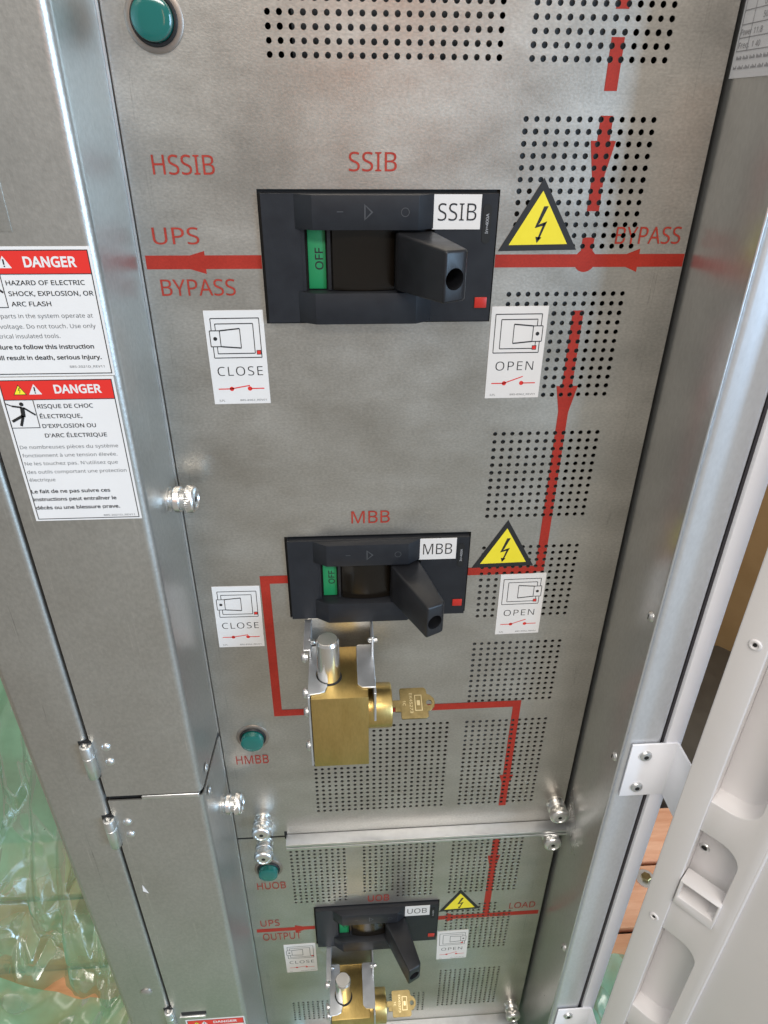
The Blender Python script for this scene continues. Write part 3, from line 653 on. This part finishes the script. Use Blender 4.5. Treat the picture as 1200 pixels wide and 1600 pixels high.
def warn_triangle(top, bl, br, label):
    t = thing('warning_triangle', label, 'sticker', (top[0], -.0003, bl[1]), 'yellow shock warning triangles')
    c = ((top[0]+bl[0]+br[0])/3, (top[1]+bl[1]+br[1])/3)
    part('border', MB().prism([bl, br, top], 'y', -.0005, .0001), M['ink'], t, 0)
    k = .745; s = lambda p: (c[0]+(p[0]-c[0])*k, c[1]+(p[1]-c[1])*k)
    part('yellow_field', MB().flat([[s(bl), s(br), s(top)]], -.0006), M['yellow'], t, 0)
    w_ = br[0]-bl[0]; h = top[1]-bl[1]
    # bolt drawn in fractions of the triangle box
    V = lambda a, b_: (bl[0]+w_*a, bl[1]+h*b_)
    pol = [[V(.525, .625), V(.580, .625), V(.495, .395), V(.435, .325)], [V(.435, .325), V(.470, .370), V(.585, .420), V(.545, .360)], [V(.585, .420), V(.540, .385), V(.480, .165), V(.505, .165)],
           [V(.455, .205), V(.535, .195), V(.480, .115)]]
    part('lightning_bolt', MB().flat(pol, -.0007), M['ink'], t, 0)
warn_triangle((.1757, -.0448), (.1415, -.1028), (.2112, -.1018), 'yellow shock triangle right of the topmost breaker')
warn_triangle((.1790, -.3800), (.1432, -.4420), (.2134, -.4408), 'yellow shock triangle right of the middle breaker')
warn_triangle((.1722, -1.0735), (.1394, -1.1325), (.2070, -1.1290), 'yellow shock triangle right of the lowest breaker')

# ------------------------------------------------------------------ green pilot lamps
def pilot(x, z, label):
    t = thing('pilot_lamp', label, 'indicator lamp', (x, 0, z), 'green pilot lamps')
    part('washer', MB().lathe([(.0212, 0), (.0212, .0010), (.0200, .0016), (.0180, .0016)], (0, -1, 0), (x, 0, z), 40), M['bezel'], t)
    part('bezel_ring', MB().lathe([(.0172, 0), (.0172, .0030), (.0164, .0042), (.0152, .0042), (.0150, .0020)], (0, -1, 0), (x, 0, z), 40), M['blackplastic'], t)
    part('lens', MB().lathe([(.0145, .001), (.0145, .0105), (.0141, .0118), (.0130, .0125), (.0080, .0132), (.0020, .0134)], (0, -1, 0), (x, 0, z), 40), M['lens'], t)
pilot(-.1290, .0590, 'teal pilot lamp at the top of the panel, above HSSIB')
pilot(-.1255, -.7000, 'teal pilot lamp above the HMBB lettering')
pilot(-.1275, -.9870, 'teal pilot lamp under the thumb screw, above HUOB')

# ------------------------------------------------------------------ key interlocks
def interlock(zc, label, klabel):
    t = thing('key_interlock', label, 'lock', (-.009, -.06, zc-.19), 'brass key interlocks')
    z = lambda a: zc+a
    part('lock_body', MB().bbox(-.0400, .0214, -.1011, -.0200, z(-.1905), z(-.0850), .0008, 2), M['brass'], t)
    part('back_plate', MB().bbox(-.0455, .0300, -.0030, -.0008, z(-.1850), z(-.0560), .0004, 1), M['galv'], t)
    for sx, x0, x1 in ((-1, -.0432, -.0408), (1, .0275, .0299)):
        if sx < 0: poly = [(-.0030, -.0560), (-.0400, -.0560), (-.0400, -.0830), (-.1000, -.0830), (-.1000, -.1900), (-.0030, -.1900)]
        else: poly = [(-.0030, -.0560), (-.0400, -.0560), (-.0400, -.0830), (-.0980, -.0830), (-.0980, -.1250), (-.0030, -.1250)]
        part('side_plate', MB().prism([(a, z(b_)) for a, b_ in poly], 'x', x0, x1).bevel(.0004, 1), M['zinc_dull'], t)
    part('foot_flange', MB().bbox(-.0480, -.0400, -.0560, -.0036, z(-.0580), z(-.0562), .0004, 1), M['zinc_dull'], t)
    # tabs folded over the top of the body
    zt0, zt1 = z(-.0848), z(-.0826)
    circ = [(-.0205+.0145*math.cos(R(a)), -.0655+.0165*math.sin(R(a))) for a in (95, 110, 130, 150, 170, 190, 210, 230, 250, 262)]
    outl = [(-.0432, -.0215), (-.0400, -.0200), (-.0270, -.0200), (-.0262, -.0330)]+circ+[(-.0232, -.0860), (-.0250, -.0920), (-.0300, -.0945), (-.0410, -.0960), (-.0432, -.0985)]
    part('top_tab', MB().prism(outl, 'z', zt0, zt1).bevel(.0005, 1, 40), M['zinc_dull'], t)
    outr = [(.0105, -.0225), (.0120, -.0200), (.0290, -.0200), (.0299, -.0215), (.0299, -.0890), (.0150, -.0880), (.0105, -.0830)]
    part('top_tab', MB().prism(outr, 'z', zt0, zt1).bevel(.0005, 1, 40), M['zinc_dull'], t)
    part('lock_bolt', MB().lathe([(.0125, 0), (.0125, .0510), (.0110, .0542), (.0105, .0543), (.0020, .0542)], (0, 0, 1), (-.0207, -.0684, z(-.0850)), 40), M['steel'], t, 12)
    part('bolt_end', MB().lathe([(.0104, 0), (.0104, .0002), (.0010, .0002)], (0, 0, 1), (-.0207, -.0684, z(-.0306)), 40), M['bolt_end'], t, 12)
    part('bolt_bore', MB().lathe([(.0142, 0), (.0142, .0003)], (0, 0, 1), (-.0207, -.0684, z(-.0850)), 32), M['black'], t, 0)
    for a in (-.0525-.010, -.101, -.130, -.185):
        zz = z(a); s = part('screw', MB().lathe([(.0040, 0), (.0040, .0022), (.0060, .0024), (.0060, .0040), (.0052, .0058), (.0032, .0070), (.0012, .0073)], (-1, 0, 0), (-.0432, -.075 if a < -.1 else -.060, zz), 20), M['zinc'], t)
    for x, d in ((-.0412, 1), (.0290, -1)):
        part('cross_bolt', MB().lathe([(.0030, -.005), (.0030, .004), (.0020, .0055)], (d, 0, 0), (x, -.0345, z(-.0640)), 16), M['zinc'], t)
    part('barrel', MB().lathe([(.0255, 0), (.0255, .0262), (.0245, .0280), (.0225, .0284), (.0040, .0284)], (1, 0, 0), (.0210, -.0600, z(-.1400)), 64), M['brass'], t)
    part('keyway_plug', MB().lathe([(.0085, 0), (.0085, .0012), (.0030, .0014)], (1, 0, 0), (.0492, -.0600, z(-.1400)), 32), M['brass_key'], t)
    # the key
    k = thing('brass_key', klabel, 'key', (.052, -.060, z(-.1400)), 'keys in the interlocks')
    th = .0024
    bow = [(.0080, -.0170), (.0090, -.0185), (.0370, -.0185), (.0395, -.0165), (.0395, -.0105), (.0430, -.0090), (.0470, -.0050), (.0480, 0), (.0470, .0050), (.0430, .0090), (.0395, .0105), (.0385, .0165), (.0360, .0185), (.0090, .0185), (.0075, .0165)]
    mb = MB().prism(bow, 'z', -th/2, th/2); mb = boolean(mb, MB().lathe([(.0032, -.01), (.0032, .01)], (0, 0, 1), (.0410, .0, 0), 18)); mb.bevel(.0003, 1, 40)
    tiltm = Matrix.Translation((.0520, -.0600, z(-.1400))) @ Matrix.Rotation(R(22), 4, 'X') @ Matrix.Rotation(R(0), 4, 'Y')
    part('bow', mb.move(tiltm), M['brass_key'], k, 30)
    part('blade', MB().bbox(-.0015, .0085, -.0042, .0042, -.0011, .0011, .0003, 1).move(tiltm), M['brass_key'], k)
    part('blade_shoulder', MB().bbox(.0015, .0080, -.0100, -.0030, -.0009, .0013, .0003, 1).move(tiltm), M['brass_key'], k)
    # stamped marks: raised number column and square emblem
    def onbow(polys, zz=th/2+.0002):
        m = MB()
        for p in polys: m.add([(q[0], q[1], zz) for q in p], [tuple(range(len(p)))])
        return m.move(tiltm)
    num = [tuple((p[1], -p[0]) for p in tt) for tt in fit(text_tris('EK45273', 3, .01), -.0120, .0120, .0185, .0220)]
    part('stamped_number', onbow(num), M['brass_stamp'], k, 0)
    part('stamped_emblem', onbow(frame(.0245, .0330, -.0095, .0095, .0009)+[rect(.0270, .0305, -.0030, .0030)]), M['brass_stamp'], k, 0)
    m2 = [tuple((p[1], -p[0]) for p in tt) for tt in fit(text_tris('1C', 3, .01), -.0030, .0030, .0105, .0140)]
    part('stamped_number', onbow(m2), M['brass_stamp'], k, 0)
interlock(BRK[1][0], 'brass key lock with steel bolt on the bracket under the middle breaker', 'brass key in the lock under the middle breaker')
interlock(BRK[2][0], 'brass key lock with steel bolt under the lowest breaker, cut by the picture edge', 'brass key in the lowest lock, at the bottom of the picture')

# ------------------------------------------------------------------ open enamelled door on the right
A = R(42); E0 = Vector((.375, -.142, 0)); U = Vector((math.sin(A), -math.cos(A), 0)); NV = Vector((-math.cos(A), -math.sin(A), 0))
DM = Matrix(((U.x, NV.x, 0, E0.x), (U.y, NV.y, 0, E0.y), (U.z, NV.z, 1, 0), (0, 0, 0, 1)))     # local: s along door, n toward the viewer, z
door = thing('enamelled_door', 'open off-white enamelled cabinet door with rounded recesses on the right', 'door', (.60, -.40, -1.64))
def rr(x0, x1, z0, z1, r, corners, n=8):
    out = []
    for cx, cz, a0, key in ((x1-r, z0+r, 270, 'br'), (x1-r, z1-r, 0, 'tr'), (x0+r, z1-r, 90, 'tl'), (x0+r, z0+r, 180, 'bl')):
        if key in corners: out += [(cx+r*math.cos(R(a0+90*i/n)), cz+r*math.sin(R(a0+90*i/n))) for i in range(n+1)]
        else: out.append({'br': (x1, z0), 'tr': (x1, z1), 'tl': (x0, z1), 'bl': (x0, z0)}[key])
    return out
# inner liner with pockets
liner = MB().box(.0298, .0945, -.048, -.0022, -1.62, .42)
pockets = [(-.6520, -.4000), (-.8280, -.7024), (-1.1050, -.9035), (-.3500, -.10), (-.05, .22), (-1.36, -1.155), (-1.58, -1.40)]
for z0, z1 in pockets:
    liner = boolean(liner, MB().prism(rr(.0200, .0775, z0, z1, .026, ('tr', 'br')), 'y', -.0270, .02))
liner.bevel(.0011, 3, 40)
part('liner', liner.move(DM), M['offwhite'], door, 40)
part('edge_flange', MB().bbox(0, .0300, -.052, 0, -1.62, .42, .0016, 3).move(DM), M['offwhite'], door)
part('door_skin', MB().bbox(.0925, .62, -.030, -.0070, -1.62, .42, .0020, 2).move(DM), M['offwhite'], door)
part('bent_edge', MB().bbox(.0915, .0975, -.0150, -.0024, -1.62, .42, .0026, 4).move(DM), M['offwhite'], door)
# rectangular loop handle standing proud between two pockets
lp = boolean(MB().box(.0310, .0790, -.0200, .0035, -.8385, -.7925), MB().box(.0345, .0760, -.05, .05, -.8230, -.7950)); lp.bevel(.0012, 2, 40)
part('loop_handle', lp.move(DM), M['offwhite'], door, 40)
def dscrew(s, z, n0, r, m, name):
    o = part(name, MB().lathe([(r, 0), (r, .0006), (r*.86, .0016), (r*.62, .0018), (r*.55, .0006), (r*.3, .0004)], (0, 1, 0), (s, n0, z), 28).move(DM), m, door)
    return o
for z in (-.4317, -.8911, .02, -1.30): 
    o = dscrew(.0176, z, 0.0, .0062, M['offwhite'], 'blind_rivet'); part('rivet_hole', MB().lathe([(.0020, 0), (.0020, .0008)], (0, 1, 0), (.0176, .0002, z), 16).move(DM), M['black'], o, 0)
o = dscrew(.0380, -.7530, -.0270, .0062, M['zinc'], 'rivet_nut'); part('nut_hole', MB().lathe([(.0030, 0), (.0030, .0012)], (0, 1, 0), (.0380, -.0268, -.7530), 16).move(DM), M['black'], o, 0)
# hinge brackets, bent from the frame post to the door edge
for z0, z1 in ((-.7176, -.6274), (-1.350, -1.2530), (-.02, .07)):
    poly = [(.3270, -.1005), (.3270, -.1030), (.3790, -.1030), (.3805, -.1040), (.3808, -.1455), (.3832, -.1455), (.3830, -.1020), (.3815, -.1005)]
    hb = part('hinge_bracket', MB().prism(poly, 'z', z0, z1).bevel(.0008, 2, 40), M['whitepaint'], door)
    for dz in (.018, .073):
        zz = z1-dz
        part('bracket_screw', MB().lathe([(.0078, 0), (.0078, .0010), (.0066, .0030), (.0045, .0036), (.0030, .0036)], (0, -1, 0), (.3453, -.1030, zz), 24), M['zinc'], hb)
        part('drive_recess', MB().lathe([(.0030, 0), (.0030, .0003)], (0, -1, 0), (.3453, -.1067, zz), 6), M['black'], hb, 0)

# ------------------------------------------------------------------ pallet, floor and the things behind
single('floor', MB().box(-6, 6, -5, 6, -1.80, -1.78), M['floor'], kind='structure')
pal = thing('wooden_pallet', 'orange wooden pallet under the cabinet, seen left and right of it', 'pallet', (0, .05, -1.78))
for i in range(6):
    y0 = -.42+i*.160; part('plank', MB().bbox(-.95, .95, y0, y0+.148, -1.672, -1.650, .003, 2), M['wood'], pal)
for x in (-.85, 0, .85): part('bearer', MB().bbox(x-.05, x+.05, -.42, .53, -1.78, -1.673, .003, 1), M['wood'], pal)
def pallet_bolt(x, y, label):
    t = thing('pallet_bolt', label, 'bolt', (x, y, -1.65))
    part('washer', MB().lathe([(.024, 0), (.024, .0015), (.0235, .0025), (.012, .0025)], (0, 0, 1), (x, y, -1.650), 32), M['zinc'], t)
    part('hex_head', MB().lathe([(.0125, 0), (.0125, .008), (.0105, .0095)], (0, 0, 1), (x, y, -1.6475), 6), M['brass_key'], t, 0)
pallet_bolt(.7320, .3330, 'hex bolt on a wide washer in the orange plank right of the cabinet')
def carton(px_, py_, ang, L_, D_, H_, z0, m, name, label, cat):
    mt = Matrix.Translation((px_, py_, z0)) @ Matrix.Rotation(ang, 4, 'Z')
    return single(name, MB().bbox(0, L_, 0, D_, 0, H_, .006, 2).move(mt), m, label, cat)
carton(.95, 1.62, R(-48), 1.9, .8, 1.5, -1.78, M['card'], 'cardboard_carton', 'tall brown carton behind the gap beside the open door', 'carton')
carton(.60, .56, 0, 1.3, .62, .12, -1.78, M['shade_slab'], 'floor_shade_slab', 'low dark brown slab standing in for shaded floor between the pallet and the brown carton', 'shade_slab')  # added slab, its dark colour takes the place of floor shade
carton(-2.6, 1.55, R(0), 1.75, .6, 1.35, -1.78, M['crate'], 'shipping_crate', 'dark olive crate far behind at the left picture edge', 'crate')

# crumpled green film: one sheet hanging on the left, one spread over the pallet front
def ridge(p, f, seed):
    v = mnoise.noise(Vector((p[0]*f+seed, p[1]*f-seed, seed*.7))); return 1-abs(v)*2
def film_sheet(name, fn, nu, nv, label):
    mb = MB(); vs = [fn(i/nu, j/nv) for j in range(nv+1) for i in range(nu+1)]
    mb.add(vs, [(j*(nu+1)+i, j*(nu+1)+i+1, (j+1)*(nu+1)+i+1, (j+1)*(nu+1)+i) for j in range(nv) for i in range(nu)])
    return single(name, mb, M['film'], label, 'film', smooth=60)
def sm(u, v, f, seed): return mnoise.noise(Vector((u*f+seed, v*f-seed, seed*.7)))
def crease(u, v, f, seed): return max(0.0, 1-abs(sm(u, v, f, seed))*5.0)
def fold(t, k=.22):
    # a soft-topped pleat with a tight crest
    a = (t % 1)-.5; return math.sqrt(a*a+k*k*.05)*2
def hang(u, v):
    # u away from the cabinet, v downward; gathered pleats run down and fan outward, cut by hard diagonal creases
    x = -.385-.62*u-.25*v*u; top = -.590-.44*u; z = top+(-1.63-top)*v
    q = sm(u*1.5, v*.5, 2.0, 3.1); q2 = sm(u*2.5, v*.8, 2.4, 6.1)
    pl = .050*fold(u*4.3+.75*v+.35*q)*(.3+.7*v)+.030*fold(u*9.5-.8*v+.55*q2)*(.5+.5*v)+.006*fold(u*21+1.6*v+.9*q)+.024*sm(u*1.6, v, 2.0, 8.7)
    pl += .020*max(0, crease(u*2.2+1.3*v, v*.35, 1.7, 1.7))+.010*crease(u*4.5-2.1*v, v*.6, 1.5, 4.7)+.007*crease(u*2.0, v*3.0+u*2, 1.8, 7.9)+.003*crease(u*6, v*4, 2.1, 11.3)
    y = .22-.18*v+.18*u+pl; x += .020*sm(u, v, 2.4, 5.5)+.012*fold(u*9.5-.8*v+.55*q2)
    return (x, y, z)
film_sheet('plastic_film', hang, 300, 200, 'crumpled green plastic film hanging left of the cabinet')
def spread(u, v):
    x = -1.15+2.3*u; y = -.44+.57*v+.06*mnoise.noise(Vector((u*9, 2.2, 0)))
    h = .030+.030*sm(u*4, v, 2.5, 2.3)+.030*fold(u*11+v*3+.7*sm(u*4, v, 2., 4.4))+.014*fold(u*27-v*4+.8*sm(u*4, v, 3., 1.4))+.012*crease(u*4, v, 3.5, 9.1)
    base = -1.645 if y > -.46 else max(-1.775, -1.645-(-.46-y)*2.0)
    return (x, y, base+max(0, h)*.9+.004)
film_sheet('plastic_film', spread, 320, 110, 'crumpled green plastic film spread over the pallet front')
